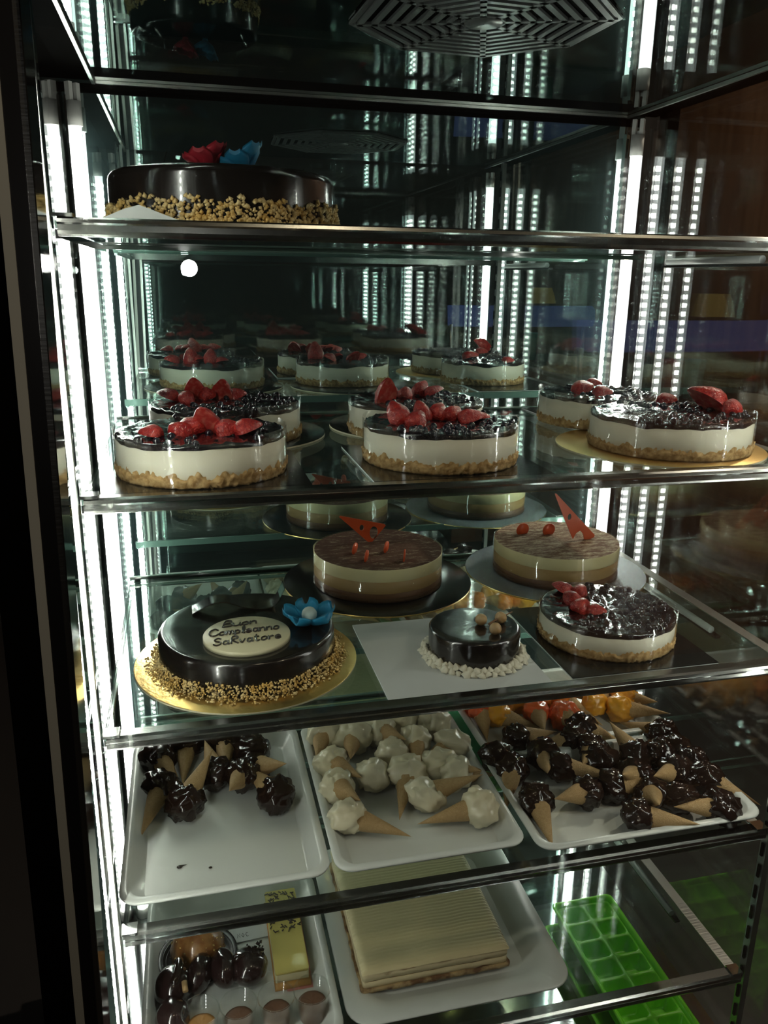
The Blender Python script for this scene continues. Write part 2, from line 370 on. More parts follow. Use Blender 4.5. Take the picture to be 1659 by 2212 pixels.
# ------------------------------------------------------------------ glass shelves
def shelf(zs, label):
    t = thing('glass_shelf', label, 'shelf', (0, 0, zs), 'glass shelves of the case')
    g = MB(); g.loops([rrect(.002, W, .004, DS, .004, z, 2) for z in (-.008, 0)], 1, False); n = 12
    g.face(list(range(n)), 0); g.face([n + i for i in range(n)], 0)
    g.build('glass_plate', [m_shelf, m_edge], t)
    def prof(x): return [(x, .012, .0035), (x, -.004, .0035), (x, -.0085, .0015), (x, -.0105, -.003), (x, -.0105, -.011), (x, -.009, -.0145), (x, -.004, -.017), (x, .004, -.017), (x, .004, -.0095), (x, .012, -.0095)]
    MB().loops([prof(.006), prof(W - .004)], sm=False, cap0=True, cap1=True).build('front_rail', m_dsteel, t)
    MB().box((W / 2, -.0112, -.0035), (W - .012, .0012, .0022)).build('rail_bead', m_chrome, t)
    MB().box((W / 2, DS + .003, -.004), (W, .006, .014)).box((W / 2, DS - .012, -.0125), (W, .012, .003)).build('rear_rail', m_edge, t)
    MB().box((W - .011, .30, .001), (.021, .58, .0016)).build('side_strip', m_steel, t)
    MB().tube([(W - .028, .445, -.02), (W - .028, .175, -.02)], .0065, 12).build('support_rod', m_frost, t)
    MB().box((W - .024, .31, -.0285), (.012, .30, .004)).build('rod_bracket', m_black, t)
    for x in (.012, W - .012): MB().box((x, .002, .0055), (.022, .022, .004)).build('end_clip', m_chrome, t)
    MB().box((.004, .30, -.014), (.006, .58, .010)).build('side_bracket', m_chrome, t)
    return t
shelf(Z1, 'topmost glass shelf with polished front rail, carrying only one large glazed cake')
shelf(Z2, 'second glass shelf from the top, carrying six blueberry cheesecakes')
shelf(Z3, 'middle glass shelf carrying the birthday cake and two cocoa dusted mousse cakes')
shelf(Z4, 'fourth glass shelf from the top, carrying trays of dipped mini cones')
shelf(Z5, 'lowest glass shelf carrying the ridged cream slab and mousse cups')

# ------------------------------------------------------------------ cake boards
def round_board(x, y, zs, r, top, label, edge=None, group='round cake boards'):
    t = thing('cake_board', label, 'cake board', (x, y, zs), group)
    MB().lathe([(.001, .0035), (r - .001, .0035), (r, .003)], 72).build('printed_face', top, t)
    MB().lathe([(r, .003), (r, .0003), (.001, .0003)], 72).build('card_core', edge or m_goldedge, t)
def square_board(x0, x1, y0, y1, zs, top, label, rz=0):
    t = thing('cake_board', label, 'cake board', ((x0 + x1) / 2, (y0 + y1) / 2, zs), 'square cake boards', rz)
    a, b = (x1 - x0) / 2, (y1 - y0) / 2
    MB().box((0, 0, .0032), (2 * a, 2 * b, .001)).build('printed_face', top, t)
    MB().box((0, 0, .0015), (2 * a - .0006, 2 * b - .0006, .0024)).build('card_core', m_wcard, t)
BH = .0038
square_board(.030, .288, .012, .236, Z2, m_bcard, 'black square cake board under the front left cheesecake')
round_board(.200, .405, Z2, .168, m_bcard, 'dark round cake board under the cheesecake at the back left')
round_board(.552, .435, Z2, .166, m_bcard, 'dark round cake board under the cheesecake at the back centre')
square_board(.372, .632, .014, .256, Z2, m_bcard, 'black square cake board under the front centre cheesecake')
square_board(.826, 1.05, .345, .59, Z2, m_bcard, 'black square cake board under the cheesecake by the right rear tube')
round_board(.895, .175, Z2, .168, m_gold, 'gold round cake board under the cheesecake at the front right')
round_board(.206, .195, Z3, .176, m_gold, 'gold round cake board under the birthday cake')
round_board(.491, .492, Z3, .190, m_bcard, 'black round cake board under the darker cocoa topped mousse cake', m_gold)
round_board(.873, .475, Z3, .188, m_silver, 'silver grained round cake board under the right mousse cake', m_gold)
square_board(.396, .654, .012, .280, Z3, m_wcard, 'white square cake board under the small glazed cake')
square_board(.690, .947, .016, .290, Z3, m_bcard, 'black square cake board under the cheesecake beside the small glazed cake')
square_board(.044, .346, .032, .345, Z1, m_wcard, 'white square cake board under the cake on the topmost shelf, one corner bent up')
tb = bpy.data.objects['cake_board.011']
MB().loops([[(-.153, y, .002), (-.120, y, .016), (-.103, y, .021), (-.088, y, .016), (-.052, y, .003)] for y in (-.157, -.1545)], 0, False, True, True).build('bent_corner', m_wcard, tb)

# ------------------------------------------------------------------ cheesecakes
def strawberry_mesh(seed, cut):
    rng = random.Random(seed); mb = MB()
    prof = [(0, 1.0), (.13, .95), (.27, .78), (.36, .64), (.45, .45), (.52, .18), (.51, -.05), (.42, -.24), (.24, -.33), (.10, -.30), (0, -.29)]
    L = []; n = 15
    for (r, y) in prof:
        l = []
        for i in range(n):
            a = PI * i / (n - 1); k = 1 + .16 * nz(math.cos(a) * 2 + seed, y * 2, math.sin(a) * 2) + .035 * nz(math.cos(a) * 9 + seed, y * 9, math.sin(a) * 9)
            l.append((r * math.cos(a) * k, y, r * math.sin(a) * k * 1.05))
        L.append(l)
    mb.loops(L, 0, True, closed=False)
    if cut:   # the flat sliced face
        b = len(mb.v); right = [l[0] for l in L]; left = [l[-1] for l in reversed(L)]
        ring = [Vector(p) for p in right + left[1:-1]]; mb.v.extend(ring); mb.face([b + i for i in range(len(ring))], 1)
    return mb.mesh('strawberry_half', [m_straw, m_strawcut])
STRAW = [strawberry_mesh(s, True) for s in (1, 5, 9)]
def cheesecake(x, y, zs, r, h, label, berries, seed, straws, matte=0.0, wavy=.004):
    rng = random.Random(seed); t = thing('cheesecake', label, 'cake', (x, y, zs + BH), 'blueberry and strawberry cheesecakes')
    hc = h - .008                                            # top of the filling
    def crumb(k, a):
        e = nz(math.cos(a) * 34 * r / .12 + seed, math.sin(a) * 34 * r / .12, k * 1.1)
        f = nz(math.cos(a) * 7 + seed, math.sin(a) * 7, 3)
        return (.0036 * e + .0008, (.0045 * e + .007 * f) * max(0, k - 2) / 4 if k >= 3 else 0)
    MB().lathe([(.001, .0004), (r * .985, .0004), (r * .99, .003), (r * .996, .007), (r * .999, .010), (r * .999, .0135), (r * .97, .017)], 210, fn=crumb).build('crumb_base', m_crumb, t)
    MB().lathe([(r * .97, .009), (r * .983, .012), (r * .985, hc - .001), (.001, hc)], 80).build('cream_filling', m_cream, t)
    # jelly topping: uneven skirt on the side, lumpy glossy top
    def skirt(a): return hc - .0035 + wavy * nz(math.cos(a) * 2.2 + seed, math.sin(a) * 2.2, 1) + .002 * nz(math.cos(a) * 7, math.sin(a) * 7, seed)
    L = []; n = 110
    L.append([(r * .986 * math.cos(2 * PI * i / n), r * .986 * math.sin(2 * PI * i / n), skirt(2 * PI * i / n)) for i in range(n)])
    for rr, dz in ((.989, -.003), (.985, 0), (.96, .001), (.92, .0013), (.86, .0013), (.80, .0013), (.73, .0013), (.66, .0013), (.58, .0013), (.5, .0013), (.42, .0013), (.33, .0013), (.24, .0013), (.15, .0013), (.06, .0013), (.005, .0013)):
        l = []
        for i in range(n):
            a = 2 * PI * i / n; X, Y = r * rr * math.cos(a), r * rr * math.sin(a)
            b = 0 if rr > .97 else .0058 * max(0, nz(X, Y, seed, 115)) + .0030 * nz(X, Y, seed + 4, 40)
            l.append((X, Y, hc + .002 + dz + b))
        L.append(l)
    MB().loops(L, 0, True).build('berry_topping', m_berry, t)
    bb = MB()
    for k in range(berries):
        a = rng.uniform(-2.6, 1.9); q = r * .93 * math.sqrt(rng.uniform(.04, 1)); rad = rng.uniform(.0042, .0064)
        bb.ball((q * math.cos(a), q * math.sin(a), hc + .0025 + rad * .3), rad, 10, 6)
    bb.build('blueberries', m_bberry, t, None, kind='stuff')
    R = r * 1.004; wob = lambda k, a: (.0008 * nz(math.cos(a) * 3 + seed, math.sin(a) * 3, 2), 0)
    MB().lathe([(R, .0012), (R, h + .0035)], 100, fn=wob).build('acetate_collar', m_acetate, t)
    for (dx, dy, s, rz, tilt, roll) in straws:
        s *= .84
        o = link('strawberry_half', STRAW[rng.randrange(3)], t)
        o.matrix_local = Matrix.Translation((dx - x, dy - y, hc + .003 + s * .12)) @ Matrix.Rotation(rz, 4, 'Z') @ Matrix.Rotation(tilt, 4, 'X') @ Matrix.Rotation(roll, 4, 'Y') @ Matrix.Diagonal((s, s, s, 1))
    return t
HC = .060
cheesecake(.151, .130, Z2, .117, HC, 'cheesecake at the front left of its shelf, long pile of sliced strawberries', 26, 11,
           [(.092, .085, .030, 1.2, .1, 0), (.118, .092, .034, -1.2, .15, .3), (.142, .105, .038, .5, .3, -.3), (.160, .105, .046, 2.6, 1.0, .3), (.178, .09, .035, -1.4, .2, .2), (.205, .08, .038, -1.1, .25, -.2)], wavy=.006)
cheesecake(.197, .385, Z2, .127, HC, 'cheesecake at the back left, behind another, strawberries piled on its left side', 60, 12,
           [(.108, .41, .036, 1.0, .3, .2), (.128, .37, .036, -.4, .4, 1.2), (.147, .425, .044, 3.0, 1.2, .2), (.168, .42, .036, .3, .3, -.4), (.192, .425, .042, 3.3, 1.1, -.6), (.212, .43, .030, -1.6, .2, .3)])
cheesecake(.528, .370, Z2, .120, HC, 'cheesecake at the back centre on a round board, bright cut strawberry at left', 80, 13,
           [(.465, .33, .050, 3.1, 1.25, .5), (.492, .40, .036, .8, .4, .3), (.510, .38, .032, -.5, .5, .2), (.545, .41, .036, -.9, .8, .5), (.562, .39, .034, -1.4, .4, -.3)])
cheesecake(.502, .141, Z2, .1165, HC, 'cheesecake at the front centre with plump strawberries rising above it', 80, 14,
           [(.435, .130, .044, .2, .75, .2), (.452, .105, .036, -.6, .5, .2), (.478, .155, .036, .2, .9, .3), (.503, .160, .036, -.5, .6, -.3), (.520, .150, .033, -.9, .5, .4), (.536, .125, .036, -1.7, .25, .1), (.553, .130, .028, -1.9, .2, -.2)])
cheesecake(.900, .405, Z2, .110, HC, 'small cheesecake at the back right with two strawberry pieces and strong glare', 70, 15,
           [(.858, .40, .040, -1.5, .3, .2), (.878, .36, .034, -1.7, .1, .1), (.93, .49, .03, -1.6, .1, 0)])
cheesecake(.906, .165, Z2, .130, HC, 'cheesecake at the front right on gold card with one large strawberry wedge', 90, 16,
           [(.985, .165, .062, .9, .55, .6), (.998, .135, .040, -.6, .3, .2), (.945, .25, .034, -1.5, .1, 0)])
cheesecake(.820, .157, Z3, .1155, .052, 'cheesecake on the middle shelf, three strawberries along its left side', 100, 17,
           [(.778, .230, .036, .7, .3, .2), (.795, .215, .034, -.7, .3, .1), (.772, .185, .036, .2, .2, -.2), (.764, .152, .038, -.9, .2, .2), (.782, .14, .030, -2, .1, 0)], wavy=.003)

# ------------------------------------------------------------------ glazed cakes
def nuts(parent, r, n, hmax, spread, seed, size=.0032):
    rng = random.Random(seed); mb = MB()
    for k in range(n):
        a = rng.uniform(0, 2 * PI); q = rng.random() ** 1.5
        hm = hmax * (.72 + .5 * nz(math.cos(a) * 3 + seed, math.sin(a) * 3, 2))
        z = .002 + q * hm; rr = r + .002 + (1 - q) ** 2 * spread * rng.random()
        mb.chip((rr * math.cos(a), rr * math.sin(a), z), size * rng.uniform(.55, 1.3), rng)
    mb.build('chopped_nuts', m_nut, parent, None, kind='stuff')
def glaze_body(parent, r, h, seed, er=.008):
    prof = [(r, .0005)] + [(r, h - er)] + [(r - er + er * math.cos(a), h - er + er * math.sin(a)) for a in (.4, .8, 1.2, PI / 2)] + [(r * f, h) for f in (.8, .6, .4, .2, .01)]
    MB().lathe(prof, 120, fn=lambda k, a: (.0009 * nz(math.cos(a) * 4 + seed, math.sin(a) * 4, k * .4), .0004 * nz(math.cos(a) * 3, math.sin(a) * 3, k + seed))).build('glazed_body', m_glaze, parent)
def ribbon(parent, pts, wid, th=.0016, name='chocolate_curl', m=None):
    mb = MB(); L = []
    for (x, y, z) in pts: L.append([(x, y - wid / 2, z), (x, y + wid / 2, z), (x, y + wid / 2, z + th), (x, y - wid / 2, z + th)])
    mb.loops(L, sm=False, cap0=True, cap1=True).build(name, m or m_choc, parent)
def smooth(pts, n=6):
    out = []; pts = [Vector(p) for p in pts]
    for i in range(len(pts) - 1):
        p0, p1, p2, p3 = pts[max(i - 1, 0)], pts[i], pts[i + 1], pts[min(i + 2, len(pts) - 1)]
        for k in range(n):
            t = k / n
            out.append(.5 * ((2 * p1) + (p2 - p0) * t + (2 * p0 - 5 * p1 + 4 * p2 - p3) * t * t + (3 * p1 - p0 - 3 * p2 + p3) * t ** 3))
    return out + [pts[-1]]
# birthday cake ------------------------------------------------------
BX, BY, BR, BHT = .208, .200, .139, .0535
bday = thing('birthday_cake', 'dark glazed birthday cake with lettered white plaque and blue flower', 'cake', (BX, BY, Z3 + BH))
glaze_body(bday, BR, BHT, 3)
nuts(bday, BR, 3000, .025, .022, 4, .0021)
pl = MB().lathe([(.001, 0), (1, 0), (1.0, .0065), (.985, .0075), (.001, .0075)], 64)
for v in pl.v: v.x *= .0665; v.y *= .066
plaque = pl.build('message_plaque', m_plaque, bday, (-.004, -.050, BHT)); plaque.rotation_euler = (0, 0, .05)
G = {'B': [[(.1, 0), (.25, 1), (.6, 1), (.62, .65), (.2, .52), (.68, .45), (.66, .08), (.1, 0)]], 'u': [[(0, .5), (.02, .12), (.2, 0), (.4, .15), (.45, .5), (.45, .1), (.55, 0)]],
     'o': [[(.35, .5), (.1, .42), (.03, .15), (.2, 0), (.42, .12), (.45, .38), (.3, .5)]], 'n': [[(.02, .5), (.02, 0), (.08, .35), (.25, .5), (.4, .4), (.42, 0)]],
     'C': [[(.75, .8), (.5, 1), (.15, .8), (.05, .4), (.25, .03), (.6, .05), (.8, .25)]], 'm': [[(.02, .5), (.02, 0), (.1, .42), (.25, .48), (.3, 0), (.38, .42), (.52, .48), (.58, 0)]],
     'p': [[(.05, .5), (.05, -.4)], [(.05, .4), (.25, .52), (.42, .35), (.35, .08), (.08, .05)]], 'l': [[(.05, .05), (.25, .6), (.22, 1), (.1, .8), (.12, .1), (.3, 0)]],
     'e': [[(.05, .25), (.4, .3), (.3, .5), (.08, .4), (.05, .12), (.25, 0), (.45, .12)]], 'a': [[(.42, .45), (.15, .5), (.03, .2), (.2, 0), (.4, .2), (.43, .5), (.42, .1), (.52, 0)]],
     'S': [[(.6, .85), (.35, 1), (.1, .8), (.25, .55), (.55, .4), (.55, .12), (.25, 0), (.02, .2)]], 'v': [[(.0, .5), (.18, 0), (.4, .5)]], 'R': [[(.1, 0), (.15, .95), (.5, 1), (.6, .75), (.2, .5), (.65, 0)]],
     't': [[(.2, .9), (.18, .15), (.3, 0), (.42, .1)], [(.02, .6), (.42, .62)]], 'r': [[(.03, .5), (.08, 0), (.12, .35), (.35, .5), (.4, .4)]]}
GW = {'B': .8, 'C': .85, 'S': .75, 'm': .68, 'R': .75, 'l': .35}
letters = MB()
def write(text, x0, y0, x1, y1, hgt):
    tot = sum(GW.get(ch, .56) for ch in text); s = math.hypot(x1 - x0, y1 - y0) / tot; ux, uy = (x1 - x0) / (s * tot), (y1 - y0) / (s * tot); cx = 0
    for ch in text:
        for st in G[ch]:
            pts = [(x0 + ux * (cx + px + .18 * py) * s - uy * py * hgt, y0 + uy * (cx + px) * s + ux * py * hgt, .0083) for px, py in st]
            letters.tube(smooth(pts, 4), .00155, 6)
        cx += GW.get(ch, .56)
write('Buon', -.036, .030, .022, .033, .021)
write('Compleanno', -.058, .001, .052, .003, .024)
write('SaRvatore', -.054, -.033, .050, -.030, .024)
letters.build('piped_lettering', m_choc, plaque)
fl = MB().ball((0, 0, .002), .0125, 16, 9).build('sugar_flower', m_pearl, bday, (.098, -.016, BHT + .014), label='blue sugar flower with a pale round centre')
for k in range(5):
    a = .30 + k * 2 * PI / 5; mb = MB(); L = []
    for (t, wd, zz) in ((.006, .006, -.008), (.014, .015, -.007), (.025, .0195, -.003), (.034, .0185, .001), (.040, .013, .004), (.0425, .006, .005)):
        l = []
        for i in range(9):
            q = (i - 4) / 4; l.append((t * math.cos(a) - q * wd * math.sin(a), t * math.sin(a) + q * wd * math.cos(a), zz - .003 + .009 * q * q * min(1, t / .02) - .003 * (1 - q * q)))
        L.append(l)
    up2 = [[(x, y, z + .0035) for x, y, z in l] for l in L]
    mb.loops([a_ + list(reversed(b_)) for a_, b_ in zip(L, up2)], sm=True, cap0=True, cap1=True); mb.build('petal', m_blue, fl)
ribbon(bday, smooth([(-.085, .07, BHT + .002), (-.055, .07, BHT + .016), (-.03, .07, BHT + .018), (0, .07, BHT + .006), (.03, .07, BHT + .001), (.052, .07, BHT + .008), (.068, .07, BHT + .036)], 8), .035)
# cake on the topmost shelf ------------------------------------------
ck = thing('glazed_cake', 'large dark glazed cake alone on the topmost shelf, thick chopped nuts around it', 'cake', (.198, .195, Z1 + BH))
glaze_body(ck, .151, .069, 8, .012)
nuts(ck, .151, 2300, .037, .006, 9, .0034)
for (m, pts, lab) in ((m_red, [(-.042, 0, .012), (-.024, 0, .017), (-.004, 0, .022), (.0, 0, .002)], 'red sugar flower'), (m_blue, [(.006, 0, .008), (.025, 0, .015), (.042, 0, .025), (.036, 0, 0)], 'blue sugar flower')):
    x0 = pts[0][0]; x3 = pts[2][0]; fo = MB().ball(((x0 + x3) / 2, 0, .002), .007, 10, 6).build('sugar_flower', m, ck, (0, 0, .070), label=lab)
    cxm = (x0 + x3) / 2
    for k in range(6):
        a = k * PI / 3 + .2; mb = MB(); L = []
        tipz = .016 + .012 * math.cos(a) * (1 if 'blue' in lab else .7) + .010
        for (t, wd, f) in ((.003, .006, .0), (.012, .015, .35), (.021, .016, .75), (.029, .007, 1.0)):
            L.append([(cxm + t * math.cos(a) - q * wd * math.sin(a), t * math.sin(a) + q * wd * math.cos(a), .001 + tipz * f + .003 * q * q) for q in (-1, -.5, 0, .5, 1)])
        up2 = [[(x, y, z + .005) for x, y, z in l] for l in L]
        mb.loops([a_ + list(reversed(b_)) for a_, b_ in zip(L, up2)], sm=True, cap0=True, cap1=True).build('petal', m, fo)
ribbon(ck, smooth([(-.128, .06, 0.070), (-.115, .06, 0.076), (-.10, .06, 0.070), (-.09, .06, 0.072), (-.078, .06, 0.088), (-.072, .06, 0.108)], 6), .03)
ribbon(ck, smooth([(.105, .06, 0.068), (.112, .06, 0.080), (.119, .06, 0.090)], 5), .012)
# small glazed cake ---------------------------------------------------
sm_ = thing('small_cake', 'small dark glazed cake ringed with piped cream and topped by three golden hazelnuts', 'cake', (.568, .130, Z3 + BH))
glaze_body(sm_, .074, .051, 5, .006)
rng = random.Random(2)
STAR = []
for sd in range(3):
    mb = MB(); rg = random.Random(sd)
    L = []
    for (rr, z) in ((.0095, 0), (.0105, .003), (.0075, .006), (.004, .0095), (.0006, .0125)):
        L.append([(rr * (1 if i % 2 else .68) * math.cos(2 * PI * i / 12 + z * 60) * rg.uniform(.9, 1.1), rr * (1 if i % 2 else .68) * math.sin(2 * PI * i / 12 + z * 60), z) for i in range(12)])
    STAR.append(mb.loops(L, 0, True, cap1=True).mesh('cream_star', m_piped))
for k in range(92):
    a = 2 * PI * k / 46; rr, zz = (.0825, .0004) if k < 46 else (.0770, .0055)
    if k >= 46: a += PI / 46
    rr += rng.uniform(-.0015, .002)
    o = link('cream_star', STAR[k % 3], sm_, (rr * math.cos(a), rr * math.sin(a), zz), (rng.uniform(-.5, .5), rng.uniform(-.5, .5), rng.random() * 6))
    s = rng.uniform(.62, .95); o.scale = (s, s, s)
for (hx, hy) in ((.578, .128), (.588, .090), (.612, .128)):
    o = MB().ball((0, 0, 0), .0098, 14, 9, fn=lambda d: 1 + .14 * max(0, d.z) ** 6).build('hazelnut', m_hazel, sm_, (hx - .568, hy - .130, .0598)); o.rotation_euler = (rng.uniform(-1, 1), rng.uniform(-1, 1), 0)
MB().tube([(.018, -.018, .058), (.036, -.006, .060), (.068, .008, .064)], [.002, .0018, .001], 7).build('twig', m_twig, sm_)

# ------------------------------------------------------------------ layered mousse cakes
def prism(poly, th, hole=None, n=16):
    """upright plate in the XZ plane with round holes cut by bridging a ring"""
    import bmesh
    bm = bmesh.new(); fr = [bm.verts.new((x, -th / 2, z)) for x, z in poly]
    edges = [bm.edges.new((fr[i], fr[(i + 1) % len(fr)])) for i in range(len(fr))]
    for (hx, hz, rx, rz) in hole or []:
        hv = [bm.verts.new((hx + rx * math.cos(2 * PI * i / n), -th / 2, hz + rz * math.sin(2 * PI * i / n))) for i in range(n)]
        edges += [bm.edges.new((hv[i], hv[(i + 1) % n])) for i in range(n)]
    bmesh.ops.triangle_fill(bm, edges=edges, use_beauty=True)
    ret = bmesh.ops.extrude_face_region(bm, geom=bm.faces[:])
    bmesh.ops.translate(bm, verts=[g for g in ret['geom'] if isinstance(g, bmesh.types.BMVert)], vec=(0, th, 0))
    bmesh.ops.recalc_face_normals(bm, faces=bm.faces[:])
    me = bpy.data.meshes.new('chocolate_triangle'); bm.to_mesh(me); bm.free(); me.materials.append(m_orange); return me
def mousse(x, y, label, top, seed):
    r = .131; t = thing('mousse_cake', label, 'cake', (x, y, Z3 + BH), 'layered mousse cakes'); h = .066
    w_ = lambda k, a: (0, .0025 * nz(math.cos(a) * 2 + seed, math.sin(a) * 2, k))
    MB().lathe([(.001, .0004), (r * .99, .0004), (r * .995, .006), (r * .985, .009)], 120, fn=lambda k, a: (.0012 * nz(math.cos(a) * 30, math.sin(a) * 30, k), 0)).build('sponge_base', m_sponge, t)
    MB().lathe([(r * .98, .006), (r * .983, .0215), (r * .97, .0225)], 100, fn=lambda k, a: w_(k, a) if k else (0, 0)).build('chocolate_layer', m_cocoam, t)
    MB().lathe([(r * .982, .018), (r * .985, .020), (r * .985, .042), (r * .97, .043)], 100, fn=lambda k, a: w_(1, a) if k < 2 else (0, 0)).build('coffee_layer', m_coffee, t)
    MB().lathe([(r * .984, .0415), (r * .987, .0425), (r * .987, h - .0015), (r * .98, h)], 100).build('vanilla_layer', m_vanilla, t)
    MB().lathe([(r * .98, h), (r * .7, h + .0002), (r * .4, h + .0002), (.001, h + .0002)], 100).build('cocoa_topping', top, t)
    R = r * 1.003
    MB().lathe([(R, .001), (R, h + .001)], 100, fn=lambda k, a: (.0007 * nz(math.cos(a) * 3 + seed, math.sin(a) * 3, 2), 0)).build('acetate_collar', m_acetate, t)
    return t, h
def disc(parent, x, y, z, r, rz, tilt=.1):
    o = MB().lathe([(.0005, -.0015), (r * .97, -.0015), (r, 0), (r * .97, .0015), (.0005, .0015)], 24).build('chocolate_disc', m_orange, parent, (x, y, z)); o.rotation_euler = (PI / 2 + tilt, 0, rz)
m1, h = mousse(.491, .491, 'mousse cake on the black board, dark cocoa top, one triangle and four orange discs', m_cocoa, 1)
o = link('chocolate_triangle', prism([(-.071, .058), (-.068, .060), (.024, .037), (.026, .034), (-.003, 0), (-.010, .000)], .003, [(-.0245, .0325, .0045, .0065), (.0010, .0205, .0088, .0135)]), m1, (0, .044, h - .001))
for dx, dy, rz in ((-.052, -.022, 1.0), (-.039, -.070, 1.1), (.011, -.026, 1.0), (.033, -.082, 1.3)): disc(m1, dx, dy, h + .010, .0125, rz)
m2, h = mousse(.873, .475, 'mousse cake on the silver board, paler cocoa top, tall triangle and two discs', m_cocoa2, 7)
o = link('chocolate_triangle', prism([(-.018, .103), (-.015, .104), (.080, .009), (.079, .004), (.058, -.004), (.054, .012), (.046, .021), (.037, .016), (.031, .004), (.030, .004), (.006, .052)], .003, [(.019, .052, .0046, .0072)]), m2, (0, -.014, h))
for dx, dy in ((-.057, .046), (-.002, .034)): disc(m2, dx, dy, h + .010, .0150, .15)

# ------------------------------------------------------------------ trays
def tray(x0, x1, y0, y1, zs, label, group, h=.031, flange=.012, slope=.020, r=.03, floor=.004, rim_drop=.0):
    t = thing('serving_tray', label, 'tray', (x0, y0, zs), group); a, b = x1 - x0, y1 - y0
    q = lambda i, z, rr: rrect(i, a - i, i, b - i, rr, z, 6)
    s = flange + slope
    MB().loops([q(s - .002, .0005, r * .6), q(flange * .7, h - .006, r), q(.001, h - .005, r), q(0, h - .002, r), q(.0015, h, r), q(flange, h - rim_drop, r * .9), q(flange + .003, h - .003 - rim_drop, r * .85), q(s - .002, floor + .003, r * .65), q(s + .002, floor, r * .6)], 0, True, True, True).build('tray_body', m_tray, t)
    return t
GT = 'white plastic serving trays'
tray(-.004, .314, .022, .462, Z4, 'left white tray on the cone shelf, half empty with chocolate cones at its back', GT)
tray(.320, .640, .020, .456, Z4, 'centre white tray on the cone shelf, filled with cream dipped cones', GT)
tray(.650, 1.072, -.004, .272, Z4, 'front right white tray on the cone shelf, heaped with dark chocolate cones', GT)
tray(.660, 1.072, .286, .580, Z4, 'rear right white tray on the cone shelf, holding orange and yellow cones', GT)
tray(.004, .334, .012, .400, Z5, 'left white tray on the lowest shelf, holding profiteroles and clear cups', GT, slope=.024)
tray(.342, .756, .026, .470, Z5, 'right white tray on the lowest shelf, shallow, under the ridged cream slab', GT, h=.022, flange=.045, slope=.02, rim_drop=.007, r=.045)
mt = MB(); mt.loops([rrect(.621, .681, .28, .56, .004, Z4 + z, 3) for z in (.0003, .0030)], 0, False, True, True)
mt.build('plastic_mat', m_mint, None, None, label='mint green plastic strip between the cream cone tray and the orange cone tray', category='mat')

# ------------------------------------------------------------------ mini cones
def blob_mesh(seed, r, m):
    def f(d):
        q = Vector((d.x * 1.9 + seed * 3.1, d.y * 1.9, d.z * 1.9)); rid = 1 - abs(noise.noise(q * 1.4)) * 2.0
        return .84 + .20 * noise.noise(q) + .13 * rid + .10 * noise.noise(q * 2.2) + .025 * noise.noise(q * 5)
    mb = MB().ball((0, 0, 0), r, 30, 20, fn=f, sc=(1, 1, .95)); return mb.mesh('dip', m)
def wafer_mesh(ln, rb):
    prof = [(rb * .93, .0), (rb, .002), (rb * .985, .010)] + [(rb * (1 - t) + .0015, .010 + (ln - .010) * t) for t in (.2, .4, .6, .8, .93)] + [(.0012, ln), (.0003, ln + .001)]
    fn = lambda k, a: (.0007 * math.sin(a + k * 1.2) + .0004 * math.sin(3 * a), 0)
    return MB().lathe(prof, 20, fn=fn, cap0=True).mesh('wafer', m_wafer)
WAF = wafer_mesh(1.0, .18)
BL = {}
ORD = ['leftmost', 'second from left', 'third from left', 'fourth from left', 'fifth from left', 'sixth from left', 'seventh from left', 'eighth from left', 'ninth from left']
def cones(data, kinds, where, group, r, rows):
    ys = sorted(range(len(data)), key=lambda i: -data[i][1]); per = math.ceil(len(data) / rows); lab = {}
    rn = {2: ['back row', 'front row'], 3: ['back row', 'middle row', 'front row'], 4: ['back row', 'second row from the back', 'second row from the front', 'front row']}[rows]
    for q in range(rows):
        row = sorted(ys[q * per:(q + 1) * per], key=lambda i: data[i][0])
        for j, i in enumerate(row): lab[i] = f'{rn[q]}, {ORD[j]}'
    for i, (bx, by, bz, tx, ty, tz) in enumerate(data):
        nm, m = kinds[i % len(kinds)] if len(kinds) > 1 else kinds[0]
        t = thing('mini_cone', f'{nm} mini cone in {where}, {lab[i]}', 'ice cream cone', (bx, by, EZ + bz + .010), group)
        key = (i % 4, m.name, r)
        if key not in BL: BL[key] = blob_mesh(i % 4 + len(BL), r, m)
        rg = random.Random(i * 7 + len(data)); o = link('dip', BL[key], t, None, (rg.uniform(-.5, .5), rg.uniform(-.5, .5), rg.uniform(0, 6.3)))
        s = rg.uniform(.95, 1.12); o.scale = (s * rg.uniform(.95, 1.2), s * rg.uniform(.9, 1.05), s * .94)
        d = Vector((tx - bx, ty - by, tz - bz - .007)); ln = max(d.length, .07); off = r * .58
        wf = link('wafer', WAF, t)
        wf.matrix_local = Matrix.Translation(d.normalized() * off) @ d.to_track_quat('Z', 'Y').to_matrix().to_4x4() @ Matrix.Diagonal(((.0190 / .18), (.0190 / .18), ln - off, 1))
CL = [(0.0966, 0.4296, -0.89, 0.0878, 0.3242, -0.9064), (0.1681, 0.4139, -0.89, 0.1686, 0.3165, -0.8784), (0.2196, 0.3738, -0.89, 0.2248, 0.4709, -0.8844), (0.0434, 0.3907, -0.89, 0.0854, 0.3023, -0.8934), (0.2197, 0.3227, -0.89, 0.272, 0.2565, -0.8404), (0.1485, 0.316, -0.89, 0.1309, 0.4103, -0.8684), (0.1962, 0.2929, -0.884, 0.1677, 0.2076, -0.8474), (0.0528, 0.3011, -0.89, 0.0183, 0.195, -0.9059), (0.249, 0.2299, -0.89, 0.198, 0.3103, -0.8674), (0.0936, 0.2443, -0.89, 0.1448, 0.3034, -0.8224)]
